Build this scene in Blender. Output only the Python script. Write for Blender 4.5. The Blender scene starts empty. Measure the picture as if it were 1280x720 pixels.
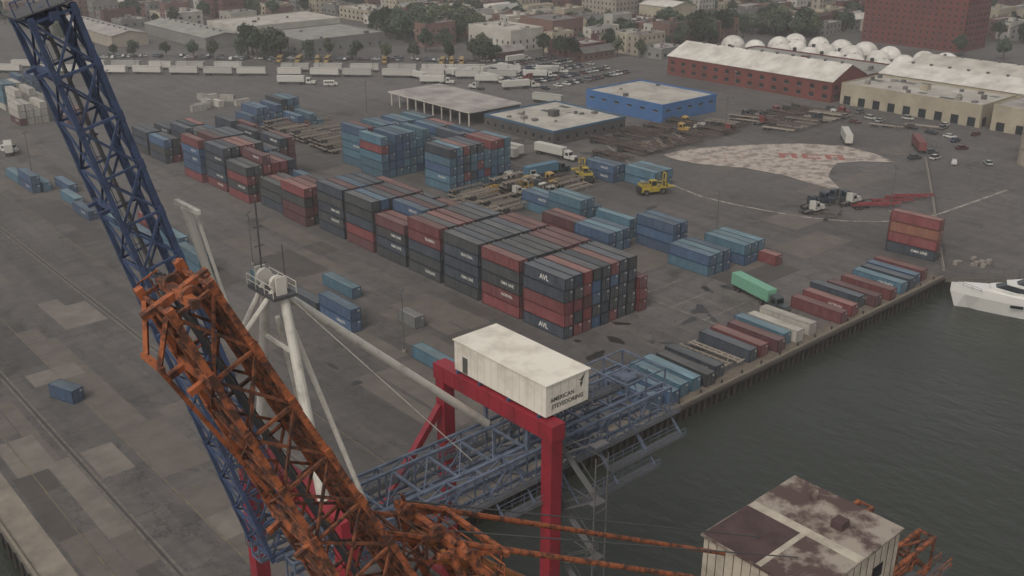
import bpy, math, random
from mathutils import Vector, Matrix
random.seed(7)
R=random.Random(11)
scene=bpy.context.scene
def lin(h):
    h=h.lstrip('#'); o=[]
    for i in (0,2,4):
        c=int(h[i:i+2],16)/255
        o.append(c/12.92 if c<=0.04045 else ((c+0.055)/1.055)**2.4)
    return o
MATS={}
def mat(name,hexc,rough=0.7,metal=0.0,var=0.25,scale=1.5,dark=None,rnd=0.0,bump=0.0,gain=1.0,thr=(0.35,0.7),stretch=None,coord='Object',dust=0.0):
    if name in MATS: return MATS[name]
    m=bpy.data.materials.new(name); m.use_nodes=True
    nt=m.node_tree; N=nt.nodes; L=nt.links
    b=N['Principled BSDF']; b.inputs['Roughness'].default_value=rough; b.inputs['Metallic'].default_value=metal
    c=[min(1,x*gain) for x in lin(hexc)]
    d=[x*gain for x in lin(dark)] if dark else [x*(1-var) for x in c]
    tc=N.new('ShaderNodeTexCoord'); mp=N.new('ShaderNodeMapping')
    if stretch: mp.inputs['Scale'].default_value=stretch
    L.new(tc.outputs[coord],mp.inputs[0])
    n=N.new('ShaderNodeTexNoise'); n.inputs['Scale'].default_value=scale; n.inputs['Detail'].default_value=6; n.inputs['Roughness'].default_value=0.65
    src=mp.outputs[0]
    if rnd>0:
        oi=N.new('ShaderNodeObjectInfo'); va=N.new('ShaderNodeVectorMath'); va.operation='ADD'
        ml=N.new('ShaderNodeMath'); ml.operation='MULTIPLY'; ml.inputs[1].default_value=50
        L.new(oi.outputs['Random'],ml.inputs[0]); L.new(mp.outputs[0],va.inputs[0]); L.new(ml.outputs[0],va.inputs[1])
        src=va.outputs[0]
    L.new(src,n.inputs['Vector'])
    cr=N.new('ShaderNodeValToRGB'); e=cr.color_ramp.elements
    e[0].position=thr[0]; e[1].position=thr[1]; e[0].color=(*d,1); e[1].color=(*c,1)
    L.new(n.outputs['Fac'],cr.inputs[0]); out=cr.outputs[0]
    if rnd>0:
        mr=N.new('ShaderNodeMapRange'); mr.inputs[3].default_value=1-rnd; mr.inputs[4].default_value=1+rnd
        L.new(oi.outputs['Random'],mr.inputs[0])
        hs=N.new('ShaderNodeHueSaturation'); L.new(mr.outputs[0],hs.inputs['Value']); L.new(out,hs.inputs['Color']); out=hs.outputs[0]
    if dust>0:
        n2=N.new('ShaderNodeTexNoise'); n2.inputs['Scale'].default_value=.45; n2.inputs['Detail'].default_value=7; n2.inputs['Roughness'].default_value=.75
        L.new(src,n2.inputs['Vector'])
        m2=N.new('ShaderNodeMapRange'); m2.inputs[1].default_value=.4; m2.inputs[2].default_value=.75; m2.inputs[3].default_value=dust*.25; m2.inputs[4].default_value=dust
        L.new(n2.outputs['Fac'],m2.inputs[0])
        mx=N.new('ShaderNodeMixRGB'); mx.inputs[2].default_value=(.15,.135,.12,1); L.new(m2.outputs[0],mx.inputs[0]); L.new(out,mx.inputs[1]); out=mx.outputs[0]
    L.new(out,b.inputs['Base Color'])
    if bump>0:
        bp=N.new('ShaderNodeBump'); bp.inputs['Strength'].default_value=bump; bp.inputs['Distance'].default_value=0.05
        L.new(n.outputs['Fac'],bp.inputs['Height']); L.new(bp.outputs[0],b.inputs['Normal'])
    MATS[name]=m; return m

class MB:
    def __init__(s): s.v=[];s.f=[];s.m=[];s.mats=[]
    def mi(s,m):
        if m not in s.mats: s.mats.append(m)
        return s.mats.index(m)
    def raw(s,vs,fs,m):
        o=len(s.v); s.v+= [tuple(v) for v in vs]; k=s.mi(m)
        for f in fs: s.f.append(tuple(i+o for i in f)); s.m.append(k)
    def box(s,x0,y0,z0,x1,y1,z1,m,top=None):
        vs=[(x0,y0,z0),(x1,y0,z0),(x1,y1,z0),(x0,y1,z0),(x0,y0,z1),(x1,y0,z1),(x1,y1,z1),(x0,y1,z1)]
        s.raw(vs,[(0,3,2,1),(0,1,5,4),(1,2,6,5),(2,3,7,6),(3,0,4,7)],m)
        o=len(s.v); s.f.append((o-4,o-3,o-2,o-1)); s.m.append(s.mi(top or m))
    def beam(s,p,q,w,m,h=None,up=None):
        p=Vector(p);q=Vector(q); d=(q-p)
        if d.length<1e-6: return
        d.normalize(); h=h or w
        up=Vector(up) if up else Vector((0,0,1))
        if abs(d.dot(up))>0.98: up=Vector((1,0,0))
        a=d.cross(up).normalized(); b=a.cross(d).normalized()
        vs=[]
        for c in (p,q):
            for i,j in ((-1,-1),(1,-1),(1,1),(-1,1)): vs.append(c+a*(i*w/2)+b*(j*h/2))
        s.raw(vs,[(0,1,2,3),(7,6,5,4),(0,4,5,1),(1,5,6,2),(2,6,7,3),(3,7,4,0)],m)
    def cyl(s,p,q,r,m,n=8,r2=None):
        p=Vector(p);q=Vector(q);d=(q-p)
        if d.length<1e-6: return
        d.normalize(); up=Vector((0,0,1))
        if abs(d.dot(up))>0.98: up=Vector((1,0,0))
        a=d.cross(up).normalized(); b=a.cross(d).normalized(); r2=r if r2 is None else r2
        vs=[]
        for c,rr in ((p,r),(q,r2)):
            for i in range(n):
                t=2*math.pi*i/n; vs.append(c+a*(math.cos(t)*rr)+b*(math.sin(t)*rr))
        fs=[(i,(i+1)%n,n+(i+1)%n,n+i) for i in range(n)]+[tuple(range(n-1,-1,-1)),tuple(range(n,2*n))]
        s.raw(vs,fs,m)
    def poly(s,pts,m): s.raw(pts,[tuple(range(len(pts)))],m)
    def mesh(s,name):
        me=bpy.data.meshes.new(name); me.from_pydata(s.v,[],s.f)
        for m in s.mats: me.materials.append(m)
        me.polygons.foreach_set('material_index',s.m); me.update(); return me
    def obj(s,name,loc=(0,0,0),rot=0,parent=None):
        return put(name,s.mesh(name),loc,rot,parent)
def put(name,me,loc=(0,0,0),rot=0,parent=None,scale=1):
    o=bpy.data.objects.new(name,me); scene.collection.objects.link(o); o.location=loc; o.rotation_euler=(0,0,rot)
    if scale!=1: o.scale=(scale,)*3
    if parent: o.parent=parent
    return o
def empty(name,loc=(0,0,0),rot=0):
    o=bpy.data.objects.new(name,None); scene.collection.objects.link(o); o.location=loc; o.rotation_euler=(0,0,rot); return o
TC={}
def textgeo(body,size):
    k=(body,size)
    if k in TC: return TC[k]
    cu=bpy.data.curves.new('t','FONT'); cu.body=body; cu.size=size; cu.align_x='CENTER'; cu.align_y='CENTER'; cu.resolution_u=2; cu.offset=size*0.02
    o=bpy.data.objects.new('t',cu); scene.collection.objects.link(o)
    bpy.context.view_layer.update()
    me=o.evaluated_get(bpy.context.evaluated_depsgraph_get()).to_mesh()
    g=([v.co.copy() for v in me.vertices],[tuple(p.vertices) for p in me.polygons])
    bpy.data.objects.remove(o,do_unlink=True); bpy.data.curves.remove(cu)
    TC[k]=g; return g
def addtext(mb,body,size,org,ux,uy,m):
    g=textgeo(body,size); org=Vector(org);ux=Vector(ux);uy=Vector(uy)
    mb.raw([org+ux*v.x+uy*v.y for v in g[0]],g[1],m)

# ---------------------------------------------------------------- ground
def groundmat():
    m=bpy.data.materials.new('asphalt'); m.use_nodes=True; nt=m.node_tree;N=nt.nodes;L=nt.links;b=N['Principled BSDF']
    b.inputs['Roughness'].default_value=0.85
    geo=N.new('ShaderNodeNewGeometry')
    def noise(sc,det=5,ro=.6,st=None):
        n=N.new('ShaderNodeTexNoise'); n.inputs['Scale'].default_value=sc;n.inputs['Detail'].default_value=det;n.inputs['Roughness'].default_value=ro
        if st:
            mp=N.new('ShaderNodeMapping');mp.inputs['Scale'].default_value=st;L.new(geo.outputs['Position'],mp.inputs[0]);L.new(mp.outputs[0],n.inputs['Vector'])
        else: L.new(geo.outputs['Position'],n.inputs['Vector'])
        return n
    def ramp(src,a,ca,b_,cb):
        r=N.new('ShaderNodeValToRGB');e=r.color_ramp.elements;e[0].position=a;e[1].position=b_;e[0].color=(*ca,1);e[1].color=(*cb,1);L.new(src,r.inputs[0]);return r.outputs[0]
    def mul(a,b2,f=1):
        x=N.new('ShaderNodeMixRGB');x.blend_type='MULTIPLY';x.inputs[0].default_value=f;L.new(a,x.inputs[1]);L.new(b2,x.inputs[2]);return x.outputs[0]
    base=ramp(noise(0.012,4).outputs['Fac'],0.4,(.071,.062,.056),0.62,(.104,.092,.084))
    streak=ramp(noise(1.0,6,.7,(0.25,0.012,1)).outputs['Fac'],0.35,(.74,.74,.74),0.6,(1.1,1.09,1.07))
    streak2=ramp(noise(1.0,6,.7,(0.012,0.3,1)).outputs['Fac'],0.3,(.82,.82,.82),0.55,(1,1,1))
    fine=ramp(noise(0.35,8,.75).outputs['Fac'],0.3,(.7,.7,.7),0.65,(1.14,1.14,1.14))
    stain=ramp(noise(0.07,5,.7).outputs['Fac'],0.33,(.55,.55,.55),0.43,(1,1,1))
    v=N.new('ShaderNodeTexVoronoi');v.feature='DISTANCE_TO_EDGE';v.inputs['Scale'].default_value=.09
    nn=noise(.2,5,.7)
    sc_=N.new('ShaderNodeVectorMath');sc_.operation='SCALE';sc_.inputs['Scale'].default_value=9;L.new(nn.outputs['Color'],sc_.inputs[0])
    ad=N.new('ShaderNodeVectorMath');ad.operation='ADD';L.new(geo.outputs['Position'],ad.inputs[0]);L.new(sc_.outputs[0],ad.inputs[1]);L.new(ad.outputs[0],v.inputs['Vector'])
    crack=ramp(v.outputs['Distance'],0.004,(.6,.6,.6),0.02,(1,1,1))
    c=mul(mul(mul(mul(mul(base,streak),streak2),fine),stain),crack)
    L.new(c,b.inputs['Base Color']); return m
asph=groundmat(); MATS['asphalt']=asph
mb=MB()
land=[(25,-400),(73,-400),(73,98),(219,98),(232,84),(420,-60),(900,-300),(9000,-3000),(9000,9000),(-3000,9000),(-200,900),(25,640)]
mb.poly([(x,y,0) for x,y in land],asph)
concw=mat('quay_concrete','#6d665c',.9,scale=.8,var=.5)
for a,b in zip(land,land[1:]+land[:1]):
    if a[0]>3000 or b[0]>3000 or a[1]>3000: continue
    mb.raw([(a[0],a[1],0),(b[0],b[1],0),(b[0],b[1],-1.1),(a[0],a[1],-1.1)],[(3,2,1,0)],concw)
    mb.raw([(a[0],a[1],-1.1),(b[0],b[1],-1.1),(b[0],b[1],-6),(a[0],a[1],-6)],[(3,2,1,0)],mat('bulkhead_dark','#1c1a17',.95))
mb.obj('ground')
m=bpy.data.materials.new('harbor_water');m.use_nodes=True;nt=m.node_tree;b=nt.nodes['Principled BSDF']
b.inputs['Base Color'].default_value=(.024,.027,.020,1);b.inputs['Roughness'].default_value=.25;b.inputs['IOR'].default_value=1.33
geo=nt.nodes.new('ShaderNodeNewGeometry');n1=nt.nodes.new('ShaderNodeTexNoise');n1.inputs['Scale'].default_value=.4;n1.inputs['Detail'].default_value=7;n1.inputs['Roughness'].default_value=.6
mp=nt.nodes.new('ShaderNodeMapping');mp.inputs['Scale'].default_value=(1,.55,1);mp.inputs['Rotation'].default_value=(0,0,.5);nt.links.new(geo.outputs['Position'],mp.inputs[0]);nt.links.new(mp.outputs[0],n1.inputs['Vector'])
bp=nt.nodes.new('ShaderNodeBump');bp.inputs['Strength'].default_value=.6;bp.inputs['Distance'].default_value=.6;nt.links.new(n1.outputs['Fac'],bp.inputs['Height']);nt.links.new(bp.outputs[0],b.inputs['Normal'])
n2=nt.nodes.new('ShaderNodeTexNoise');n2.inputs['Scale'].default_value=.03;n2.inputs['Detail'].default_value=5;mp2=nt.nodes.new('ShaderNodeMapping');mp2.inputs['Scale'].default_value=(1,.35,1);mp2.inputs['Rotation'].default_value=(0,0,.3)
nt.links.new(geo.outputs['Position'],mp2.inputs[0]);nt.links.new(mp2.outputs[0],n2.inputs['Vector'])
mr=nt.nodes.new('ShaderNodeMapRange');mr.inputs[1].default_value=.35;mr.inputs[2].default_value=.65;mr.inputs[3].default_value=.16;mr.inputs[4].default_value=.38;nt.links.new(n2.outputs['Fac'],mr.inputs[0]);nt.links.new(mr.outputs[0],b.inputs['Roughness'])
mb=MB();mb.poly([(-9000,-9000,-2.8),(9000,-9000,-2.8),(9000,9000,-2.8),(-9000,9000,-2.8)],m);mb.obj('water')

slabs=[('concrete_pavement','#847a6d',.45),('pavement_patch_light','#70685f',.35),('pavement_patch_dark','#4a443f',.3),('pavement_patch_mid','#5f5750',.3)]
SM=[mat(a,b,.9,scale=.25,var=v,coord='Object') for a,b,v in slabs]
mb=MB()
def patch(x0,y0,x1,y1,k,z=0.004): mb.poly([(x0,y0,z),(x1,y0,z),(x1,y1,z),(x0,y1,z)],SM[k])
patch(25.2,-100,29.5,600,0)
mb.obj('quay_pavement')
mb=MB()
RP=random.Random(5)
for (xa,xb) in ((30,35.5),(35.5,39.2),(40.6,47.5),(47.5,56),(56,64.8)):
    y=60
    while y<420:
        ly=RP.choice([5,7,9,13,19,26])
        if RP.random()<.42 and not(xa>54 and y<100):
            w_=RP.choice([1,1,.7,.5]);
            patch(xa+.1,y,xa+.1+(xb-xa-.2)*w_,y+ly-.15,RP.choice([1,2,3,3,3]))
        y+=ly
patch(31,150.5,37,163,1,.008);patch(40.9,142,46,152,1,.008);patch(43,180,52,186,1,.008)
for i in range(46):
    x=RP.uniform(72,122);y=RP.uniform(104,420);w=RP.choice([4,6,9]);l=RP.uniform(6,30)
    patch(x,y,x+w,y+l,RP.choice([2,3,3]),0.004+0.0006*(i+1))
for i in range(34):
    x=RP.uniform(155,330);y=RP.uniform(120,330);w=RP.uniform(5,25);l=RP.uniform(4,14)
    patch(x,y,x+w,y+l,RP.choice([2,3,3]),0.034+0.0006*(i+1))
patch(300,20,460,98,1,.006)
mb.obj('pavement_patches')
mb=MB();wet=mat('wet_stain','#2c2927',.45,var=.3)
for i in range(60):
    if i<14: x,y=RP.uniform(128,165),RP.uniform(112,130)
    else: x,y=RP.uniform(74,330),RP.uniform(104,330)
    if 127<x<151 and 131<y<350: continue
    a,b_=RP.uniform(.6,2.8),RP.uniform(.4,1.3);th=RP.uniform(0,3)
    pts=[]
    for k in range(14):
        t=k*math.pi/7;q=RP.uniform(.6,1.2);px,py=a*q*math.cos(t),b_*q*math.sin(t)
        pts.append((x+px*math.cos(th)-py*math.sin(th),y+px*math.sin(th)+py*math.cos(th),.064+i*.0004))
    mb.poly(pts,wet)
mb.obj('oil_stains')
mb=MB();mb.poly([(74,98.4,.06),(219,98.4,.06),(219,101,.06),(74,101,.06)],mat('pier_timber_deck','#6a5f52',.9,var=.45,scale=.6));mb.obj('pier_deck')
wp=mat('worn_white_paint','#968f83',.8,dark='#5d5853',scale=.6,thr=(.4,.58))
rp=mat('worn_red_paint','#87423c',.8,dark='#82665a',scale=.45,thr=(.42,.55))
yp=mat('worn_yellow_paint','#6f6448',.8,dark='#57504a',scale=.5,thr=(.42,.6))
def road_line(pts,w,m,z=.1,mbx=None):
    for a,b in zip(pts,pts[1:]):
        a=Vector((*a,z));b=Vector((*b,z));d=(b-a).normalized();n=Vector((-d.y,d.x,0))*w/2
        mbx.poly([a-n,b-n,b+n,a+n],m)
mb=MB()
road_line([(x,y) for x,y in ((232,196),(229,185),(227,175),(228,165),(230,155),(233,145),(238,136),(245,129),(252,125),(262,122),(300,120))],.8,wp,mbx=mb)
road_line([(250,235),(234,205)],.5,wp,mbx=mb)
for x in (33,47.8,76,121): road_line([(x,62 if x<73 else 102),(x,560)],.16,yp,mbx=mb)
for i in range(26): road_line([(262+i*3.6,262),(262+i*3.6,272)],.2,wp,mbx=mb)
for i in range(20): road_line([(276,252+i*2.9),(284,252+i*2.9)],.18,wp,z=.103,mbx=mb)
for i in range(30): road_line([(158,110+i*9),(172,110+i*9)],.16,wp,mbx=mb)
road_line([(158,104),(158,225)],.18,wp,z=.103,mbx=mb); road_line([(125,112),(216,112)],.18,wp,z=.106,mbx=mb)
mb.obj('pavement_markings')
mb=MB()
ap=[(255,214),(262,214),(273,211),(288,203),(302,193),(311,181),(309,168),(304,158),(297,166),(289,170),(281,167),(273,163),(262,151),(262,160),(264,172),(262,186),(255,198),(253,208)]
mb.poly([(x,y,.115) for x,y in ap],mat('apron_white_paint','#9d9185',.85,dark='#6c625a',scale=.28,thr=(.4,.54)))
mb.obj('painted_apron')
mb=MB()
cx,cy=268,198
pts=[(cx+7.5*math.cos(t*math.pi/12),cy+4.2*math.sin(t*math.pi/12)) for t in range(25)]
rl=mat('faded_red_paint','#8b6a5e',.85,dark='#8e8074',scale=.5,thr=(.4,.6))
road_line(pts,.45,rl,z=.12,mbx=mb);road_line([(262,193),(273,203)],.5,rl,z=.124,mbx=mb)
O=Vector((283,188));U=Vector((.66,-.75));V_=Vector((.75,.66))
def blk(u0,v0,u1,v1):
    mb.poly([(*(O+U*u+V_*v),.13) for u,v in ((u0,v0),(u1,v0),(u1,v1),(u0,v1))],rp)
for k in range(3):
    u=k*7.5
    blk(u,-3,u+1.9,3.2);blk(u+1.9,1.5,u+5.9,3.2)
    if k!=1: blk(u+4,-3,u+5.9,1.5)
    else: blk(u+1.9,-3,u+5.9,-1.2)
mb.obj('painted_ground_mark')
XL,XR=39.8,65.9
mb=MB();rail=mat('rail_steel','#3c3530',.6)
for x in (XL,XR): mb.box(x-.08,-100,.0,x+.08,600,.06,rail); mb.box(x-.6,-100,.0,x-.3,600,.012,concw); mb.box(x+.3,-100,.0,x+.6,600,.012,concw)
mb.obj('crane_rails')
mb=MB();pile=mat('timber_pile','#3a3129',.9,var=.5);kerb=mat('kerb_timber','#7f7566',.9,var=.4)
x=74
while x<219:
    mb.cyl((x,97.7,-6),(x,97.7,-.1+R.uniform(-.3,.1)),.2,pile,6); mb.cyl((x+.6,97.9,-6),(x+.6,97.9,-.6),.16,pile,5); x+=1.7
mb.box(73.2,97.4,-.55,219,97.99,-.1,pile)
mb.box(73.2,98.02,.0,219,98.35,.35,kerb)
for i in range(24): mb.cyl((78+i*6,98.9,.06),(78+i*6,98.9,.7),.18,mat('bollard_iron','#2b2926'),8)
for y in range(-60,97,3): mb.cyl((73.4,y,-6),(73.4,y,-.3),.2,pile,6)
mb.obj('pier_edge')
mb=MB()
for y in range(-60,560,3): mb.cyl((24.7,y,-6),(24.7,y,-.3),.2,pile,6)
mb.box(25.02,-90,0,25.4,560,.35,kerb); mb.obj('quay_edge')

# ---------------------------------------------------------------- containers
wtext=mat('white_lettering','#c9c5bb',.6,var=.1)
CC={'red':('#722e30','#855c55'),'maroon':('#572a2d','#6b4a46'),'navy':('#27323f','#51575d'),'char':('#2e3235','#5b5c5c'),
'teal':('#42687a','#637f88'),'blue':('#33506f','#556b7a'),'white':('#b3ada1','#ada69a'),'green':('#5f957a','#7b9d88'),'grey':('#6f706e','#7c7a76'),'orange':('#85503a','#8b6a56')}
LB={'red':[None,'NORVAL','TEXBRIO'],'maroon':[None,'TRIWAY'],'navy':['OMA LINE','SEACORA','OMA LINE',None],'char':['HARLINE','OMA LINE',None],'teal':[None,None,'CRONEX'],'blue':[None,'HALCO'],'white':[None],'green':[None],'grey':[None],'orange':[None]}
CM={}
steel=mat('galvanised_bar','#7d7b76',.5,metal=.3)
def cmesh(col,L,lab):
    k=(col,L,lab)
    if k in CM: return CM[k]
    side=mat('container_paint_'+col,CC[col][0],.65,rnd=.25,var=.4,scale=.9,dark=None,stretch=(1,1,.35),dust=.32)
    top=mat('container_roof_'+col,CC[col][1],.85,rnd=.34,var=.5,scale=.7,stretch=(1,.25,1),dust=.45)
    frm=mat('container_frame_'+col,CC[col][0],.6,var=.5,gain=.6,scale=2)
    mb=MB();w=1.219;h=2.59;hl=L/2
    mb.box(-w+.06,-hl+.06,.16,w-.06,hl-.06,.22,side)
    for sx in (-1,1):
        for sy in (-1,1):
            x0,x1=sorted((sx*w,sx*(w-.15)));y0,y1=sorted((sy*hl,sy*(hl-.18)))
            mb.box(x0,y0,0,x1,y1,h,frm)
        x0,x1=sorted((sx*w,sx*(w-.1)))
        mb.box(x0,-hl+.18,.02,x1,hl-.18,.2,frm);mb.box(x0,-hl+.18,h-.12,x1,hl-.18,h-.01,frm)
        a=sx*(w-.025);bb=sx*(w-.085);n=int(L/.56);p=(L-.36)/n;prof=[]
        for i in range(n):
            y=-hl+.18+i*p
            prof+=[(a,y),(a,y+p*.45),(bb,y+p*.55),(bb,y+p*.9)]
        prof.append((a,hl-.18))
        vs=[(x,y,.2) for x,y in prof]+[(x,y,h-.12) for x,y in prof];q=len(prof)
        mb.raw(vs,[((i,q+i,q+i+1,i+1) if sx>0 else (i,i+1,q+i+1,q+i)) for i in range(q-1)],side)
    for sy in (-1,1):
        y0,y1=sorted((sy*hl,sy*(hl-.12)))
        mb.box(-w+.15,y0,.02,w-.15,y1,.2,frm);mb.box(-w+.15,y0,h-.14,w-.15,y1,h-.01,frm)
    for s0,s1 in ((-w+.15,-.02),(.02,w-.15)): mb.box(s0,-hl+.03,.2,s1,-hl+.09,h-.14,side)
    for x in (-.85,-.35,.35,.85): mb.cyl((x,-hl+.0,.1),(x,-hl+.0,h-.08),.025,steel,5)
    for x in (-.6,.6): mb.beam((x-.25,-hl+.0,1.1),(x+.25,-hl+.0,1.1),.04,steel)
    n=8;p=(2*w-.3)/n
    prof=[]
    for i in range(n):
        x=-w+.15+i*p;prof+=[(x,hl-.03),(x+p*.5,hl-.03),(x+p*.6,hl-.08),(x+p*.9,hl-.08)]
    prof.append((w-.15,hl-.03));q=len(prof)
    mb.raw([(x,y,.2) for x,y in prof]+[(x,y,h-.14) for x,y in prof],[(i+1,i,q+i,q+i+1) for i in range(q-1)],side)
    n=int(L/1.1);p=(L-.24)/n;prof=[]
    for i in range(n):
        y=-hl+.12+i*p;prof+=[(y,h-.035),(y+p*.7,h-.035),(y+p*.75,h-.06),(y+p*.95,h-.06)]
    prof.append((hl-.12,h-.035));q=len(prof)
    mb.raw([(-w+.1,y,z) for y,z in prof]+[(w-.1,y,z) for y,z in prof],[(i,q+i,q+i+1,i+1) for i in range(q-1)],top)
    if lab:
        big=(lab=='AVL'); sz=1.5 if big else .9
        off=0 if big else (2.2 if L>8 else 0)
        addtext(mb,lab,sz,(-w-.004,-off,1.25 if big else 1.5),(0,-1,0),(0,0,1),wtext)
        addtext(mb,lab,sz,(w+.004,off,1.25 if big else 1.5),(0,1,0),(0,0,1),wtext)
    mb.box(.45,-hl+.018,h-.55,1.0,-hl+.028,h-.42,wtext)
    mb.box(.45,-hl+.018,h-.75,1.0,-hl+.028,h-.66,wtext)
    me=mb.mesh('shipping_container');CM[k]=me;return me
def cont(x,y,z,col,rot=0,L=12.19,lab=0):
    if lab==0: lab=R.choice(LB[col]) if R.random()<.5 else None
    if L<8: lab=None
    put('shipping_container',cmesh(col,L,lab),(x+R.uniform(-.05,.05),y+R.uniform(-.15,.15),z),rot)
def stack(x0,y,n,hts,cols,rot=None,wts=None,front=None):
    for i in range(n):
        hh=hts if isinstance(hts,int) else hts[i%len(hts)]
        base=R.choices(cols,wts)[0]
        for k in range(hh):
            c=base if R.random()<.45 else R.choices(cols,wts)[0]
            lab=0
            if front and i==0 and k<len(front): c,lab=front[k]
            cont(x0+1.25+i*2.62,y,k*2.6,c,(R.choice([0,0,math.pi]) if rot is None else rot),lab=lab)
P=['red','maroon','navy','char','blue'];W=[5,2,5,4,1]
NA=('navy','AVL')
fr=[[NA,('red',None),('red',None),('navy',None),('navy','AVL')],
[('red',None),('red','NORVAL'),('char','OMA LINE'),('char',None),('red',None)],
[('char',None),('navy','OMA LINE'),('navy',None),('navy','SEACORA'),('char',None)],
[('char','HARLINE'),('char',None),('navy',None),('red','TEXBRIO'),('red',None)],
[('char',None),('navy','OMA LINE'),('char','OMA LINE'),('maroon',None),('navy',None)],
[('maroon',None),('red',None),('navy',None),('char',None),('char',None)],
[('navy',None),('char','HARLINE'),('navy','OMA LINE'),('char',None),('navy',None)]]
HT=[[5,5,5,5,5,5,5,5],[5,5,5,5,5,5,5,5],[5,5,5,5,5,5,5,5],[5,5,5,5,5,5,5,4],[4,4,5,5,5,4,4,4],[5,5,5,5,5,5,4,4],[5,5,5,5,5,4,4,4]]
for i in range(7):
    stack(129.2,137.5+i*13.4,8,HT[i],P,wts=W,front=fr[i])
stack(150.8,137,1,[3],['red','maroon']);stack(150.8,150.5,1,[2],P)
stack(127,233,5,[4,4,4,4,3],P,wts=[6,3,3,3,0]);stack(128,247,5,[3,3,3,2],P,wts=W)
stack(125.5,261.5,6,[4,4,5,4],P,wts=[6,3,3,2,0]);stack(126,276,9,[5,5,5,5,5,4,4],P,wts=W);stack(125,290,9,[5,4,5,5,5,5,4],P,wts=W)
stack(126,318,10,[3,3,2,4,3,3],P,wts=[1,1,6,6,1]);stack(126,332,8,[3,3,2],P,wts=[1,1,6,6,1])
stack(168,257,12,[5,4,5,5,5,4],['teal','blue','teal','navy','red'],wts=[6,4,3,2,2]);stack(170,270.5,11,[5,5,4],['teal','blue','navy','red'],wts=[5,3,2,1])
stack(174.5,232,9,[5,5,5,5,5,4],['teal','blue','navy','red'],wts=[6,3,2,2],front=[('teal',None),('teal','CRONEX'),('blue',None),('teal',None),('navy',None)]);stack(186,245,5,[4,5],['navy','red','blue'])
stack(169,342,5,[2,3,3],['blue','teal']);stack(186,350,3,[3],['navy','teal','blue']);stack(182,331,4,[2,1],['blue','teal','red'])
stack(150,300,3,[2,1,2],['blue','red','maroon']);stack(152,318,4,[3,2],['maroon','red'])
stack(183,155,2,[3],['blue'],rot=0);stack(178,140,3,[2],['blue','teal'],rot=0);stack(190,139,3,[2,2],['teal','blue'],rot=0);cont(197,134,0,'red');
stack(181,196,2,[2],['teal','blue']);stack(180,184,3,[3,3,2],['blue','teal'],rot=0);stack(172,178,2,[2],['red','maroon'])
stack(172,166,3,[2,2,2],['teal','blue'],rot=0);stack(184,170,2,[2,1],['teal'])
stack(218,208,3,[2,2,1],['blue','teal']);stack(222,195,3,[2],['teal'])
for x,y,c,k in ((100,181,'navy',1),(100.2,168,'blue',2),(103,139,'teal',1),(99,196,'teal',1),(91,217,'teal',2),(93,232,'teal',2),(91,246,'blue',1),(90,262,'teal',1),(87,276,'blue',1),(88.5,290,'teal',1),(94,247,'red',2),(84,312,'blue',2),(87,312,'teal',1),(84,325,'teal',1),(92,305,'blue',1),(110,183,'teal',1)):
    for j in range(k): cont(x,y,j*2.6,c,0)
cont(46,172,0,'blue',.35,L=6.06)
cont(111,158,0,'grey',0,L=6.06)
stack(108,405,4,[3,3,2],['white','white','maroon']);stack(112,420,4,[4,3],['white']);stack(112,436,3,[4],['white','teal']);stack(120,450,5,[3,4],['teal','blue','white']);stack(121,392,3,[2],['red','maroon'])
for i in range(8): cont(168+R.uniform(0,22),388+R.uniform(-14,16),0,'white',R.choice([0,.8,1.57]),L=6.06)
for k,c in enumerate(['navy','red','orange','red']): cont(227.5,110.5,k*2.6,c,.08,lab=('OMA LINE' if k==0 else None))
for k,c in enumerate(['maroon','red','red']): cont(231,112.5,k*2.6,c,.08)
for x,y,c in ((213.6,106.5,'red'),(209.8,106,'blue'),(206.6,105,'navy'),(203,105.5,'teal'),(197.6,104.8,'red'),(192,105.5,'maroon'),(189,107,'navy'),(183.6,105.5,'red'),(178.6,105.6,'red'),(168.6,106.5,'white'),(163.9,106,'white'),(161,106.5,'teal'),(157.4,106,'maroon'),(153,106.5,'red'),(149.6,106,'navy'),(139.3,106.3,'navy'),(135.6,106,'char'),(132.3,106.6,'teal'),(128.8,106,'teal'),(125.2,105.5,'blue'),(121.5,106,'blue')):
    cont(x,y+R.uniform(-.5,.5),0,c,R.uniform(-.02,.02))
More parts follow.
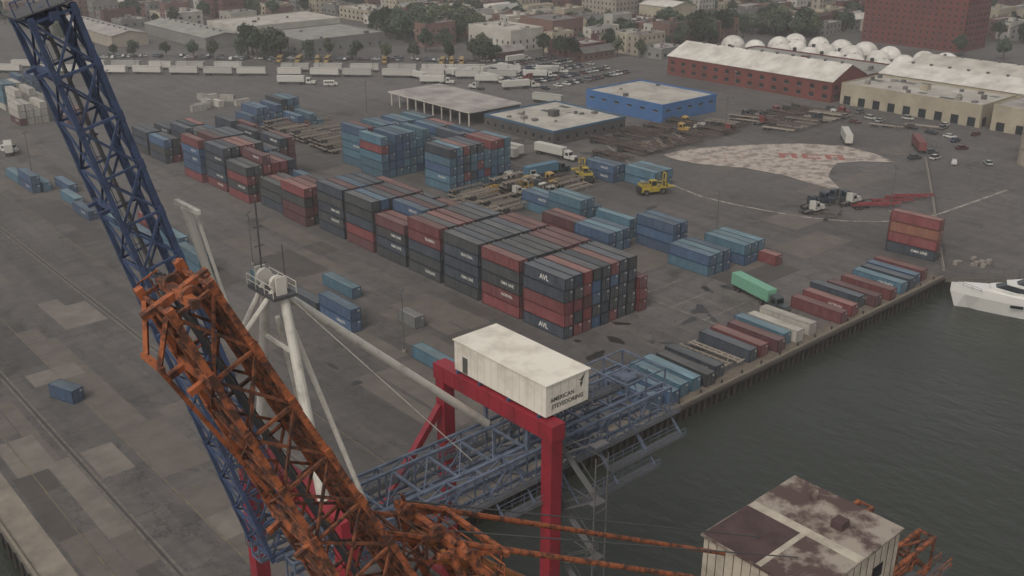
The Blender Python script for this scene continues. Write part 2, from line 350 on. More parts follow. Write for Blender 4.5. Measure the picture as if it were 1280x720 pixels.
# ---------------------------------------------------------------- vehicles
tyre=mat('tyre_rubber','#1d1c1b',.9);glass=mat('dark_glass','#14181b',.15,var=.1);chrome=mat('trim_grey','#55544f',.5)
def wheel(mb,x,y,r,w=.3):
    mb.cyl((x-w/2,y,r),(x+w/2,y,r),r,tyre,12); mb.cyl((x-w/2-.01,y,r),(x+w/2+.01,y,r),r*.5,chrome,8)
def loft(mb,secs,m,mg=None):
    n=len(secs[0]);o=[p for s in secs for p in s];fs=[]
    for i in range(len(secs)-1):
        for j in range(n): fs.append((i*n+j,i*n+(j+1)%n,(i+1)*n+(j+1)%n,(i+1)*n+j))
    fs.append(tuple(range(n-1,-1,-1)));fs.append(tuple(range((len(secs)-1)*n,len(secs)*n)))
    mb.raw(o,fs,m)
def carmesh(col,suv=False):
    mb=MB();b=mat('car_paint_'+col.strip('#'),col,.35,var=.1);w=.9;hz=.25 if suv else 0
    def ring(y,z0,z1,ww): return [(-ww,y,z0),(ww,y,z0),(ww*1.02,y,(z0+z1)/2),(ww*.92,y,z1),(-ww*.92,y,z1),(-ww*1.02,y,(z0+z1)/2)]
    loft(mb,[ring(-2.3,.4,.7,.75),ring(-2.1,.3,.85,.88),ring(-1,.28,.95,w),ring(1.4,.28,.98,w),ring(2.15,.3,.9,.87),ring(2.3,.4,.75,.75)],b)
    vs=[(-.84,-1.2,.93),(.84,-1.2,.93),(.84,1.9,.95),(-.84,1.9,.95),(-.66,-.5,1.42+hz),(.66,-.5,1.42+hz),(.66,1.2+hz,1.42+hz),(-.66,1.2+hz,1.42+hz)]
    mb.raw(vs,[(0,1,5,4),(1,2,6,5),(2,3,7,6),(3,0,4,7)],glass)
    mb.raw([(x*1.03,y,z+.01) for x,y,z in vs[4:]]+[(x*1.03,y,z-.05) for x,y,z in vs[4:]],[(0,1,2,3),(4,5,1,0),(5,6,2,1),(6,7,3,2),(7,4,0,3)],b)
    for x in (-.8,.8):
        for y in (-1.4,1.4): wheel(mb,x,y,.33,.24)
    return mb.mesh('parked_car')
CARS=[carmesh(c,s) for c,s in (('#8b8b88',0),('#26282b',1),('#b0ada6',0),('#4f2425',0),('#2c3646',1),('#5f6060',1),('#9c988f',1),('#1f2022',0))]
def car(x,y,r): put('parked_car',R.choice(CARS),(x,y,.01),r)
def trailermesh(col,L=13.5,door=False):
    mb=MB();b=mat('trailer_'+col.strip('#'),col,.6,var=.2,rnd=.1);hl=L/2
    mb.box(-1.25,-hl,1.1,1.25,hl,3.9,b)
    for x in (-1.26,1.26):
        mb.box(min(x,x*.98),-hl,1.05,max(x,x*.98),hl,1.2,chrome);mb.box(min(x,x*.98),-hl,3.8,max(x,x*.98),hl,3.93,chrome)
    for x in (-.5,.5): mb.box(x-.08,-hl+.3,.75,x+.08,hl-.3,1.08,chrome)
    for y in (hl-1.2,hl-2.5):
        for x in (-1,1): wheel(mb,x,y,.5,.45)
    for x in (-.8,.8): mb.box(x-.07,-hl+2.4,.0,x+.07,-hl+2.55,1.05,chrome)
    mb.box(-.02,hl,1.2,.02,hl+.03,3.8,chrome)
    return mb.mesh('parked_trailer')
TR=[trailermesh('#aca79d'),trailermesh('#9d9990'),trailermesh('#b4aea4',11)]
def tractor(mb,b,y0):
    mb.box(-.5,y0-6.2,.6,.5,y0+1.5,.9,chrome)
    vs=[(-1.15,y0-4.1,.7),(1.15,y0-4.1,.7),(1.15,y0-1.9,.7),(-1.15,y0-1.9,.7),(-1.05,y0-3.7,2.9),(1.05,y0-3.7,2.9),(1.1,y0-1.9,3.2),(-1.1,y0-1.9,3.2)]
    mb.raw(vs,[(0,1,5,4),(1,2,6,5),(2,3,7,6),(3,0,4,7),(4,5,6,7)],b)
    mb.raw([(-.9,y0-3.96,1.8),(.9,y0-3.96,1.8),(.85,y0-3.79,2.7),(-.85,y0-3.79,2.7)],[(0,1,2,3)],glass)
    for s in (-1,1): mb.raw([(s*1.155,y0-3.6,1.7),(s*1.155,y0-2.4,1.7),(s*1.12,y0-2.4,2.6),(s*1.1,y0-3.5,2.6)],[(0,1,2,3)],glass)
    mb.box(-.85,y0-6.1,.65,.85,y0-4.1,1.75,b);mb.box(-.8,y0-6.2,.75,.8,y0-6.11,1.5,chrome)
    for s in (-1,1):
        mb.box(s*1.12-.18,y0-6.0,.7,s*1.12+.18,y0-4.8,1.15,b);wheel(mb,s*1.0,y0-5.3,.52,.32)
        wheel(mb,s*1.0,y0-.6,.52,.5);wheel(mb,s*1.0,y0+.7,.52,.5)
        mb.cyl((s*1.2,y0-1.8,1),(s*1.2,y0-1.8,3.5),.08,chrome,6)
def truckmesh(cabc,boxc,L=12.2):
    mb=MB();b=mat('truck_cab_'+cabc.strip('#'),cabc,.4,var=.1);c=mat('truck_box_'+boxc.strip('#'),boxc,.6,var=.2)
    tractor(mb,b,-L/2+1.2)
    mb.box(-1.22,-L/2,1.3,1.22,L/2,3.9,c)
    for i in range(int(L/.6)):
        y=-L/2+.3+i*.6
        mb.box(-1.25,y,1.4,-1.222,y+.25,3.8,c);mb.box(1.222,y,1.4,1.25,y+.25,3.8,c)
    for x in (-.5,.5): mb.box(x-.1,-L/2,.95,x+.1,L/2,1.28,chrome)
    for y in (L/2-1.2,L/2-2.5):
        for x in (-1,1): wheel(mb,x,y,.5,.45)
    return mb.mesh('truck')
TW=truckmesh('#b0aca2','#b2aea4');TG=truckmesh('#3a3f40','#6b9a80');TB=truckmesh('#2b3138','#47697a')
put('container_truck',TG,(176,120,0),-.25)
put('box_truck',TW,(226,238,0),0.1);put('box_truck',TW,(293,331,0),1.2);put('box_truck',TW,(225,405,0),.8);put('box_truck',truckmesh('#6c7274','#b0aca2',8),(92,359,0),2.9)
put('parked_trailer',TR[0],(317,184,0),-.9);put('parked_trailer',trailermesh('#6e3a36'),(326,162,0),-.9)
put('parked_trailer',TR[1],(283,300,0),.3)
put('container_truck',TB,(207,222,0),1.5);put('parked_trailer',TR[1],(213,248,0),.1);put('parked_trailer',TR[0],(217.5,250,0),.05);put('box_truck',TW,(210,277,0),.1,scale=.9)
def busmesh(col,L=10,h=2.9,name='school_bus'):
    mb=MB();b=mat('bus_'+col.strip('#'),col,.5,var=.15);hl=L/2
    def ring(y,z0,z1,ww): return [(-ww,y,z0),(ww,y,z0),(ww,y,z1-.3),(ww*.8,y,z1),(-ww*.8,y,z1),(-ww,y,z1-.3)]
    loft(mb,[ring(-hl+1.2,.6,h,1.15),ring(-hl+1.3,.55,h,1.2),ring(hl,.55,h,1.2)],b)
    loft(mb,[ring(-hl,.6,1.4,.95),ring(-hl+1.21,.6,1.75,1.05)],b)
    for s in (-1,1):
        for i in range(int((L-2)/1)): mb.box(min(s*1.2,s*1.21),-hl+1.6+i,1.55,max(s*1.2,s*1.21),-hl+2.4+i,2.3,glass)
        for y in (-hl+1,hl-2.2): wheel(mb,s*1.05,y,.48,.3)
    mb.box(-.95,-hl+1.18,1.8,.95,-hl+1.21,2.6,glass)
    return mb.mesh(name)
BUS=busmesh('#92794a');VAN=busmesh('#b0aca2',6,2.5,'white_van')
put('white_van',VAN,(93,361,0),.5);put('white_van',VAN,(236,390,0),.9)
def chassismesh():
    mb=MB();c=mat('chassis_paint','#4d4038',.8,rnd=.4,var=.3)
    for x in (-.5,.5): mb.box(x-.09,-6,.95,x+.09,6,1.25,c)
    for i in range(9): mb.box(-1.2 if i in(0,8) else -.41,-5.9+i*1.45,1.0,1.2 if i in (0,8) else .41,-5.7+i*1.45,1.2,c)
    for y in (4.9,3.6):
        for x in (-1,1): wheel(mb,x,y,.5,.5)
        mb.cyl((-1,y,.5),(1,y,.5),.08,c,6)
    for x in (-.8,.8): mb.box(x-.06,-3.5,.1,x+.06,-3.35,1,c)
    return mb.mesh('container_chassis')
CH=chassismesh()
def recol(me,m2):
    me=me.copy()
    for i,m_ in enumerate(me.materials):
        if m_.name=='chassis_paint': me.materials[i]=m2
    return me
CH2=recol(CH,mat('chassis_light','#8a7f72',.8,rnd=.3,var=.3));CH3=recol(CH,mat('chassis_red','#7d3030',.8,rnd=.2,var=.3))
def chrow(x0,y0,dx,dy,n,rot,tall=1,me=None):
    for i in range(n):
        if R.random()<.1: continue
        for k in range(R.randint(1,tall)):
            put('container_chassis',me or R.choice([CH,CH2]),(x0+dx*i+R.uniform(-.2,.2),y0+dy*i+R.uniform(-.5,.5),k*1.3),rot+R.uniform(-.04,.04))
chrow(178,288,0,3.1,16,1.57,3,CH2);chrow(192,289,0,3.3,14,1.57,2,CH2)
chrow(177,200,0,2.8,9,1.57,2,CH2);chrow(191,202,0,3,8,1.57,3);chrow(166,200,0,2.9,6,1.57,2,CH2);chrow(204,203,0,3.2,5,1.57,2)
chrow(236,222,3,0,22,.0,2,CH);chrow(250,237,3.1,0,15,.1,2,CH);chrow(255,222,2.9,0.2,12,-.6,1)
chrow(312,209,3,0,14,.25,2);chrow(318,222,3,0,12,0,2,CH)
chrow(300,226,3,0,10,.3,2);chrow(340,192,3.2,-3,6,.3,1);chrow(143,107,3.2,0,2,0,1,CH2)
chrow(225,262,0,3.4,4,1.3,1,CH2)
chrow(254,137,2.9,-.5,7,.9,1,CH3)
def tractormesh(col):
    mb=MB();tractor(mb,mat('tractor_'+col.strip('#'),col,.4,var=.1),3);return mb.mesh('truck_tractor')
TT=[tractormesh(c) for c in ('#aaa69c','#6a2f2e','#2b3138','#97793a')]
for i in range(40):
    x,y=R.choice([(R.uniform(183,206),R.uniform(198,226)),(R.uniform(285,345),R.uniform(218,245)),(R.uniform(238,262),R.uniform(143,152)),(R.uniform(315,355),R.uniform(205,215)),(R.uniform(270,330),R.uniform(330,365)),(R.uniform(183,206),R.uniform(198,226))])
    put('truck_tractor',R.choice([TT[0],TT[0],TT[2],TT[3]] if x<230 else [TT[0],TT[2],TT[2]] if x<270 else TT),(x,y,0),R.choice([0,1.57,3.1])+R.uniform(-.3,.3))
for i in range(12): put('flatbed_dolly',CH,(R.uniform(236,262),R.uniform(139,153),0),R.choice([.3,1.2,2]),scale=.35)
def stacker():
    mb=MB();y=mat('stacker_yellow','#a8912f',.5,dark='#86732a',scale=1);dk=mat('stacker_dark','#26241f',.7)
    mb.box(-1.5,-3.4,.9,1.5,4.2,2.0,y);mb.box(-1.5,1.4,2.0,1.5,4.2,3.3,y);mb.box(-1.3,4.21,.7,1.3,4.8,2.6,dk)
    for i in range(5): mb.box(-1.2,1.6+i*.5,3.31,1.2,1.85+i*.5,3.36,dk)
    for s in (-1,1):
        wheel(mb,s*1.75,-2.4,.95,.8);wheel(mb,s*1.6,2.9,.85,.6)
        mb.box(s*1.75-.45,-3.6,2.0,s*1.75+.45,-1.2,2.1,y);mb.box(s*1.7-.35,1.9,1.8,s*1.7+.35,3.9,1.9,y)
        mb.beam((s*.8,-3.7,.6),(s*.8,-3.7,6.0),.3,y,.45);mb.beam((s*.45,-3.75,2.0),(s*.45,-3.75,5.8),.18,dk)
        mb.cyl((s*1.2,-1,2.0),(s*.85,-3.4,4.6),.13,chrome,8)
    for z in (1.2,3.6,5.9): mb.beam((-.9,-3.7,z),(.9,-3.7,z),.3,y)
    mb.box(-.85,-.9,2.0,.85,1.0,2.5,y);mb.box(-.75,-.8,2.5,.75,.9,3.9,glass);mb.box(-.9,-.95,3.9,.9,1.05,4.05,y)
    for sx in(-.8,.8):
        for sy in (-.85,.95): mb.beam((sx,sy,2.5),(sx,sy,3.9),.12,y)
    mb.beam((-3,-4.3,2.6),(3,-4.3,2.6),.5,y,.45);mb.box(-.9,-4.2,2.2,.9,-3.9,3.6,dk)
    for s in (-3,3): mb.beam((s,-5.4,2.5),(s,-3.2,2.5),.3,y)
    return mb.mesh('container_handler')
ST=stacker();put('container_handler',ST,(214,210,0),2.6);put('container_handler',ST,(219,187,0),1.2)

# ---------------------------------------------------------------- cranes
def truss(mb,P0,P1,S,D,n,cr,br,mc,mbm=None,cross=False,w1=1.0):
    P0=Vector(P0);P1=Vector(P1);S=Vector(S)/2;D=Vector(D)/2;mbm=mbm or mc
    cs=[S+D,S-D,-S-D,-S+D]
    K=lambda i,j:P0.lerp(P1,i/n)+cs[j%4]*(1+(w1-1)*i/n)
    for j in range(4): mb.beam(K(0,j),K(n,j),cr,mc)
    for i in range(n+1):
        for j in range(4): mb.beam(K(i,j),K(i,j+1),br,mbm)
        if i<n:
            for j in range(4):
                if cross or i%2==0: mb.beam(K(i,j),K(i+1,j+1),br*.85,mbm)
                if cross or i%2==1: mb.beam(K(i,j+1),K(i+1,j),br*.85,mbm)
def railing(mb,p,q,m,h=1.1,n=None):
    p=Vector(p);q=Vector(q);n=n or max(1,int((q-p).length/1.6));up=Vector((0,0,1))
    mb.beam(p+up*h,q+up*h,.06,m);mb.beam(p+up*h*.5,q+up*h*.5,.05,m)
    for i in range(n+1):
        t=p.lerp(q,i/n);mb.beam(t,t+up*h,.06,m)
def walkway(mb,p,q,w,m,m2):
    p=Vector(p);q=Vector(q);d=(q-p).normalized();s=Vector((0,0,1)).cross(d).normalized()*w/2
    mb.beam(p,q,w,m,.08);railing(mb,p+s,q+s,m2);railing(mb,p-s,q-s,m2)
bl=mat('crane_blue_paint','#36435f',.6,dark='#272e3e',scale=.8,thr=(.3,.55))
bg=mat('crane_grey_blue','#5b6474',.6,dark='#424955',scale=.8,thr=(.35,.6))
rd=mat('crane_red_paint','#85202b',.55,dark='#681d24',scale=.4,thr=(.3,.55))
wh=mat('crane_white_paint','#bdb7ab',.5,dark='#968f84',scale=.5,thr=(.3,.5))
gr=mat('crane_grating','#4b4a4a',.8)
root=empty('ship_to_shore_crane')
mb=MB();Y0,Y1=68.5,87.3
for X in (XL,XR):
    for Y in (Y0,Y1):
        mb.box(X-.8,Y-.8,1.6,X+.8,Y+.8,30.0,rd)
        mb.box(X-.9,Y-4,.9,X+.9,Y+4,1.6,rd)
        for k in (-3,-1,1,3): mb.cyl((X-.35,Y+k,.45),(X+.35,Y+k,.45),.42,tyre,12)
    mb.box(X-.95,Y0-1.0,30.0,X+.95,Y1+1.0,32.0,rd)
    mb.box(X-.6,Y0+.81,3.0,X+.6,Y1-.81,4.6,rd)
    for i in range(9): mb.box(X-1.0,Y0+1+i*2.1,30.05,X-.95,Y0+1.12+i*2.1,31.95,rd)
for Y in (Y0,Y1):
    mb.beam((XL+.8,Y,10),(XR-.8,Y,10),1.2,rd,1.5)
mb.beam((51.5,Y1,10.7),(XR-.8,Y1,26.5),.8,rd)
mb.obj('portal_frame',parent=root)
mb=MB()
for yy in (72.4,79.6): truss(mb,(36,yy,24.8),(89.5,yy,24.8),(0,1.5,0),(0,0,3.8),14,.32,.16,bg)
for i in range(12):
    x=38+i*4.7
    mb.beam((x,73.2,23),(x,78.8,23),.26,bg);mb.beam((x,73.2,26.6),(x,78.8,26.6),.25,bg)
    if i<11: mb.beam((x,73.2,26.6),(x+4.7,78.8,26.6),.14,bg);mb.beam((x,78.8,23),(x+4.7,73.2,23),.14,bg)
for yy in (74.6,77.4): mb.beam((37,yy,23.4),(89,yy,23.4),.3,bg,.5)
walkway(mb,(36,70.9,23.5),(90,70.9,23.5),1,gr,bg);walkway(mb,(36,81.2,23.5),(90,81.2,23.5),1,gr,bg)
for x0,x1,z,y in ((76,89,21.3,69.3),(70,83,19.8,68.2),(76,89,27.0,76),(60,69,21.8,69.6)):
    walkway(mb,(x0,y,z),(x1,y,z),1.5,gr,bg)
    for x in (x0,(x0+x1)/2,x1): mb.beam((x,y,z),(x,y+(3 if y<73 else 0),z+(3 if y<73 else -.6)),.18,bg)
for x in (82,85.5,89): 
    for yy in (72.4,79.6): mb.beam((x,yy,26.7),(x,yy,29.2),.18,bg)
    mb.beam((x,72.4,29.2),(x,79.6,29.2),.18,bg)
for yy in (72.4,76,79.6): mb.beam((82,yy,29.2),(89,yy,29.2),.16,bg)
mb.box(84.5,74.6,27.15,86.5,77,28.1,bg)
for i in range(9): mb.cyl((70+i*2.1,82,23.6),(70+i*2.1,82,21.2),.1,gr,5)
for x in (XL,XR):
    for yy in (72.4,79.6): mb.beam((x,yy,26.7),(x,yy,30),.4,bg)
mb.obj('girder',parent=root)
mb=MB()
for yy in (74.8,77.2): mb.beam((71,yy,24.0),(76,yy,24.0),.5,bl,.5)
mb.beam((71,74.8,24.4),(71,77.2,24.4),.5,bl);mb.beam((76,74.8,24.4),(76,77.2,24.4),.5,bl);mb.box(76.5,74.7,20.2,79,77.2,22.6,bg);mb.box(76.45,74.9,20.7,76.5,77,22,glass)
mb.obj('trolley',parent=root)
mb=MB();hw=mat('machine_house_white','#cfc7b9',.6,dark='#b3aa9b',scale=.35,thr=(.3,.55));hg=mat('machine_house_seam','#a79f90',.6,var=.15)
mb.box(65.4,69.0,32.4,71.8,84.6,36.1,hw);mb.box(65.25,68.85,36.1,71.95,84.75,36.25,hw)
for i in range(13): mb.box(65.385,69.6+i*1.2,32.5,65.4,69.63+i*1.2,36.05,hg)
for i in range(5): mb.box(66.3+i*1.2,68.985,32.5,66.33+i*1.2,69,36.05,hg)
mb.box(65.36,82.2,32.5,65.4,83.1,34.5,chrome)
for y in (70,75,80,84): mb.box(65.2,y-.15,32.02,72,y+.15,32.38,bl)
k=mat('grey_lettering','#45433f',.7)
addtext(mb,'AMERICAN',.72,(67.8,68.96,34.2),(1,0,0),(0,0,1),k)
addtext(mb,'STEVEDORING',.72,(68.6,68.96,33.35),(1,0,0),(0,0,1),k)
for pts in ([(69.9,35.6),(70.7,35.0),(70.4,35.3)],[(70.4,35.3),(71.2,35.9),(70.8,35.0)],[(70.4,35.0),(70.9,35.0),(70.6,34.3)]):
    mb.poly([(a,68.96,c) for a,c in pts],k)
railing(mb,(72.6,69,32.1),(72.6,84.6,32.1),bg);mb.beam((72.3,69,32.1),(72.3,84.6,32.1),.9,gr,.08)
mb.obj('machine_house',parent=root)
mb=MB()
ax=39.6
for s in (-1,1):
    mb.cyl((XL,78+s*6,32),(ax+.3,78+s*1.6,51.5),.6,wh,12,.42)
    mb.cyl((45.5,78+s*5,26.8),(ax+1,78+s*1.3,48),.26,wh,8)
mb.beam((XL,73.8,40),(XL,82.2,40),.35,wh);mb.beam((ax+.2,75.7,46),(ax+.2,80.3,46),.3,wh)
mb.box(ax-1.1,75.6,51.2,ax+1.2,80.4,51.5,gr);railing(mb,(ax-1.1,75.6,51.5),(ax-1.1,80.4,51.5),wh);railing(mb,(ax+1.2,75.6,51.5),(ax+1.2,80.4,51.5),wh)
for s in (-1,1): mb.cyl((ax,78+s*1.2-.2,52.4),(ax,78+s*1.2+.2,52.4),.75,wh,14);mb.box(ax-.5,78+s*1.9-.1,51.5,ax+.5,78+s*1.9+.1,53.2,wh)
mb.cyl((ax,79.5,51.5),(ax,79.5,59.5),.08,gr,6)
for q in (53.5,55.2,57): mb.beam((ax-.5,79.5,q),(ax+.5,79.5,q),.08,gr)
mb.cyl((ax+.6,76.4,51.5),(ax+.6,76.4,56),.06,gr,5)
mb.cyl((ax+.5,78,51.3),(66,79.6,27.0),.4,wh,12,.5);mb.cyl((ax+.5,76,51.3),(60,75,26.6),.06,wh,6)
mb.cyl((ax-.2,77,51.8),(35.4,77.6,47.2),.26,wh,8);mb.cyl((35.4,77.8,46.8),(32.8,78.6,60.5),.36,wh,10);mb.cyl((35.7,76.8,47),(33.1,77.2,60.2),.16,wh,8);mb.beam((32.8,76,60.6),(32.8,80.2,60.6),.4,wh)
mb.cyl((ax-.2,79,51.8),(35.9,79,46.5),.26,wh,8)
for i in range(16): mb.beam((XL+.7,73.2+i*.26,33+i*1.15),(XL+.7,73.8+i*.26,33+i*1.15),.07,wh)
mb.obj('mast_and_stays',parent=root)
def boom(root,B,T,w0,d0,taper,n,mc,mb2,cr,br,head):
    mb=MB();B=Vector(B);T=Vector(T);d=(T-B).normalized();S=Vector((0,1,0));D=d.cross(S).normalized()
    truss(mb,B,T,S*w0,D*d0,n,cr,br,mc,mb2,cross=True,w1=taper)
    L=(T-B).length
    W=lambda f:w0*(1+(taper-1)*f);Dp=lambda f:d0*(1+(taper-1)*f)
    for i in range(n+1):
        f=i/n;t=B.lerp(T,f)
        for s in (-1,1):
            for e in (-1,1):
                c=t+S*s*W(f)/2+D*e*Dp(f)/2;mb.beam(c-d*.4,c+d*.4,cr*1.35,mc,cr*1.2,up=D)
    if head==0:
        for i in range(n):
            f=(i+.5)/n;t=B.lerp(T,f)
            for e in (-1,1): mb.beam(t-S*W(f)/2+D*e*Dp(f)/2,t+S*W(f)/2+D*e*Dp(f)/2,br*.7,mb2)
        for e in (-1,1): mb.beam(B+D*e*d0*.5,T+D*e*Dp(1)*.5,br*1.2,mb2)
    for s in (-1,1): mb.beam(B+S*s*W(0)*.28-D*d0*.5,T+S*s*W(1)*.28-D*Dp(1)*.5,.2,mb2,.3)
    o0=S*(W(0)/2+.8)-D*d0*.2;o1=S*(W(1)/2+.8)-D*Dp(1)*.2
    mb.beam(B+o0,T+o1,.55,gr,.07,up=D);mb.beam(B+o0+D+S*.3,T+o1+D+S*.3,.06,mc);mb.beam(B+o0+D*.5+S*.3,T+o1+D*.5+S*.3,.05,mc)
    m=int(L/2)
    for i in range(m+1):
        t=(B+o0).lerp(T+o1,i/m);mb.beam(t+S*.3,t+S*.3+D,.06,mc)
        if i%3==0: mb.beam(t,t-S*.8,.12,mc)
    for k in range(4): mb.cyl(B+S*(k*.4-.6)+D*.3,T+S*(k*.3-.45)+D*.2,.035,gr,4)
    for f in (.5,.72,.93):
        t=B.lerp(T,f);mb.beam(t+D*Dp(f)*.5-S*W(f)*.5,t+D*Dp(f)*.5+S*W(f)*.5,.36,mc)
        for s in (-1,1): mb.beam(t+D*Dp(f)*.5+S*s*W(f)*.3,t+D*(Dp(f)*.5+.9)+S*s*W(f)*.3,.26,mc)
    if head==1:
        mb.beam(T-S*2.6,T+S*2.6,.6,mc)
        for s in (-1,1):
            mb.cyl(T+S*(s*1.2-.2)+D*.3,T+S*(s*1.2+.2)+D*.3,.7,mb2,14)
        q=T+d*.6
        mb.beam(q-D*2.4-S*.6,q+D*2.4-S*.6,3.4,gr,.1,up=d)
        for s in (-2.2,1.0): 
            mb.beam(q-D*2.4+S*s+d*1.1,q+D*2.4+S*s+d*1.1,.08,mc)
            for e in (-2.4,-1.2,0,1.2,2.4): mb.beam(q+D*e+S*s,q+D*e+S*s+d*1.1,.08,mc)
    else:
        mb.beam(T-S*1.6,T+S*1.6,.36,mc);mb.beam(T-D*1.4,T+D*1.6,.3,mc)
        for s in (-1,1):
            mb.cyl(T+S*(s*.8-.1)-D*.2,T+S*(s*.8+.1)-D*.2,.4,mb2,14)
            mb.beam(T+S*s*1.0+D*1.0,T+S*s*.6+D*2.2-d*1.8,.18,mc);mb.beam(T+S*s*1.1-D*1.0,T+S*s*1.1-D*1.0+d*.5,.16,mc)
        mb.beam(T+D*2.2-d*1.8-S*.9,T+D*2.2-d*1.8+S*.9,.22,mc)
        mb.beam(T+D*2.2-d*1.8,B.lerp(T,.78)+D*1.4,.18,mc)
    return mb.obj('raised_boom',parent=root)
boom(root,(37.2,77.5,26),(23.8,77.5,77),4.6,3.4,.92,13,bl,bl,.36,.19,1)
mb=MB();st=mat('stair_steel','#5c5a58',.7)
z=1.0;side=1
while z<27:
    y0,y1=(64.5,69.5) if side>0 else (69.5,64.5)
    xx=68.1+(.9 if side>0 else 0)
    mb.beam((xx,y0,z),(xx,y1,z+3.6),.75,st,.12)
    for e in (-.4,.4): mb.beam((xx+e,y0,z+1),(xx+e,y1,z+4.6),.06,st)
    yb=y1+(1 if y1>67 else -1)
    mb.box(67.6,min(y1,yb),z+3.6,69.5,max(y1,yb),z+3.7,st)
    railing(mb,(69.5,y1,z+3.7),(67.6,y1,z+3.7),st)
    z+=3.65;side=-side
for x,y in ((67.6,63.5),(69.5,63.5),(67.6,70.5),(69.5,70.5)): mb.beam((x,y,0),(x,y,29),.12,st)
for zz in (8,15,22,28): mb.beam((66.7,68.5,zz),(67.9,68.5,zz),.2,st);mb.beam((67.6,63.5,zz),(69.5,63.5,zz),.1,st);mb.beam((69.5,63.5,zz),(69.5,70.5,zz),.1,st)
mb.obj('stair_tower',parent=root)

orr=mat('crane_orange_paint','#93502c',.8,dark='#45291d',scale=1.6,thr=(.42,.56),bump=.2)
ord_=mat('crane_rusted_orange','#784429',.85,dark='#36231b',scale=2,thr=(.42,.58),bump=.2)
amb=mat('crane_amber_pipe','#a26a33',.65,dark='#7c4a28',scale=1.2)
root=empty('rusted_ship_to_shore_crane')
boom(root,(32.6,35,28),(13.9,35,71.4),7.6,5.0,.36,15,orr,ord_,.27,.14,0)
mb=MB();Y0,Y1=25,45
for X in (XL,XR):
    for Y in (Y0,Y1):
        mb.box(X-.8,Y-.8,1.6,X+.8,Y+.8,29.2,orr);mb.box(X-.9,Y-4,.9,X+.9,Y+4,1.6,orr)
        for k in (-3,-1,1,3): mb.cyl((X-.35,Y+k,.45),(X+.35,Y+k,.45),.42,tyre,12)
    mb.box(X-.95,Y0-1.0,29.2,X+.95,Y1+1.0,31.2,orr)
for Y in (Y0,Y1): mb.beam((XL+.8,Y,10),(XR-.8,Y,10),1.2,orr,1.5)
mb.obj('portal_frame',parent=root)
mb=MB()
for yy in (32,38): truss(mb,(32,yy,30.4),(77,yy,30.4),(0,1.4,0),(0,0,3.4),12,.34,.2,orr,ord_)
for i in range(11):
    x=37+i*4; mb.beam((x,32.3,28.8),(x,37.7,28.8),.28,orr)
walkway(mb,(70,30.2,29.5),(77.5,30.2,29.5),1,gr,orr)
mb.obj('girder',parent=root)
mb=MB()
for s in (-1,1):
    mb.cyl((XL,35+s*8,31),(25.3,35+s*2.4,55.6),.38,orr,10,.26)
    mb.cyl((33.5,35+s*3.5,32),(24.8,35+s*2.2,55.4),.24,orr,8)
    mb.cyl((25,35+s*2.2,55.9),(55.2,35+s*3.0,37.4),.17,orr,8)
    mb.cyl((25,35+s*1.2,54.6),(49,35+s*2.4,32.5),.3,amb,10)
    mb.cyl((25,35+s*1.7,56.3),(58,35+s*1.7,38.3),.05,gr,5)
    mb.cyl((24.8,35+s*1.2-.12,56),(24.8,35+s*1.2+.12,56),.45,ord_,14)
    mb.beam((24,35+s*2.3,55.6),(28,35+s*2.4,54.0),.24,orr)
    mb.beam((28,35+s*2.4,54.0),(25.8,35+s*3.2,49.6),.18,ord_)
for z,t in ((36,.2),(42,.44),(46.5,.63),(50.5,.79),(53.5,.92)):
    xx=XL+(25.3-XL)*t;yw=8+(2.4-8)*t
    mb.beam((xx,35-yw,z),(xx,35+yw,z),.24,orr)
    x2=33.5+(24.8-33.5)*t
    for s in (-1,1):
        mb.beam((xx,35+s*yw,z),(x2,35+s*(3.5-1.3*t),z),.16,ord_)
        mb.beam((xx,35+s*yw,z),(x2-.5,35+s*(3.5-1.3*t)*.9,z+3),.12,ord_)
for a,b in (((30,30.8,48),(27,38,52.4)),((30,39.2,48),(27,32,52.4))): mb.beam(a,b,.16,ord_)
mb.beam((25.3,32,55.4),(25.3,38,55.4),.4,orr);mb.beam((28,32.2,54.0),(28,37.8,54.0),.28,orr)
walkway(mb,(26.7,31.4,53.2),(26.7,38.6,53.2),.8,gr,orr)
truss(mb,(25.5,35,54.5),(21.4,35,57),(0,2.4,0),(0,0,1.4),3,.16,.09,orr,ord_)
mb.obj('mast_and_stays',parent=root)
mb=MB();hs=mat('weathered_cladding','#aaa08f',.8,dark='#81776a',scale=.5,thr=(.3,.6));rr=mat('rusted_roof','#8c8175',.85,dark='#4a3833',scale=.28,thr=(.43,.55));r2=mat('rusted_roof_dark','#4d3a38',.9,dark='#382826',scale=.5)
mb.box(55.3,30.2,33.2,67.6,40,37.9,hs)
mb.box(55.1,30,37.9,67.8,40.2,38.1,rr)
mb.box(55.2,35.1,38.104,61,40.1,38.14,r2);mb.box(61.02,30.1,38.104,62,40.1,38.12,hs);mb.box(55.2,34.6,38.104,61,35.08,38.13,hs)
for i in range(12): mb.box(55.27,30.7+i*.8,33.3,55.3,30.75+i*.8,37.8,r2);mb.box(55.9+i*1.0,30.17,33.3,55.95+i*1.0,30.2,37.8,r2)
mb.box(57,30.15,33.8,58,30.2,36,r2);mb.box(60,30.15,34.8,61.4,30.2,36,glass);mb.box(64,30.15,34.8,65.4,30.2,36,glass)
mb.box(63.5,33,38.12,64.6,34,38.8,r2);mb.cyl((65.8,37,38.1),(65.8,37,39),.3,rr,8)
walkway(mb,(55,29.2,33),(70,29.2,33),1.2,gr,orr)
mb.obj('machine_house',parent=root)

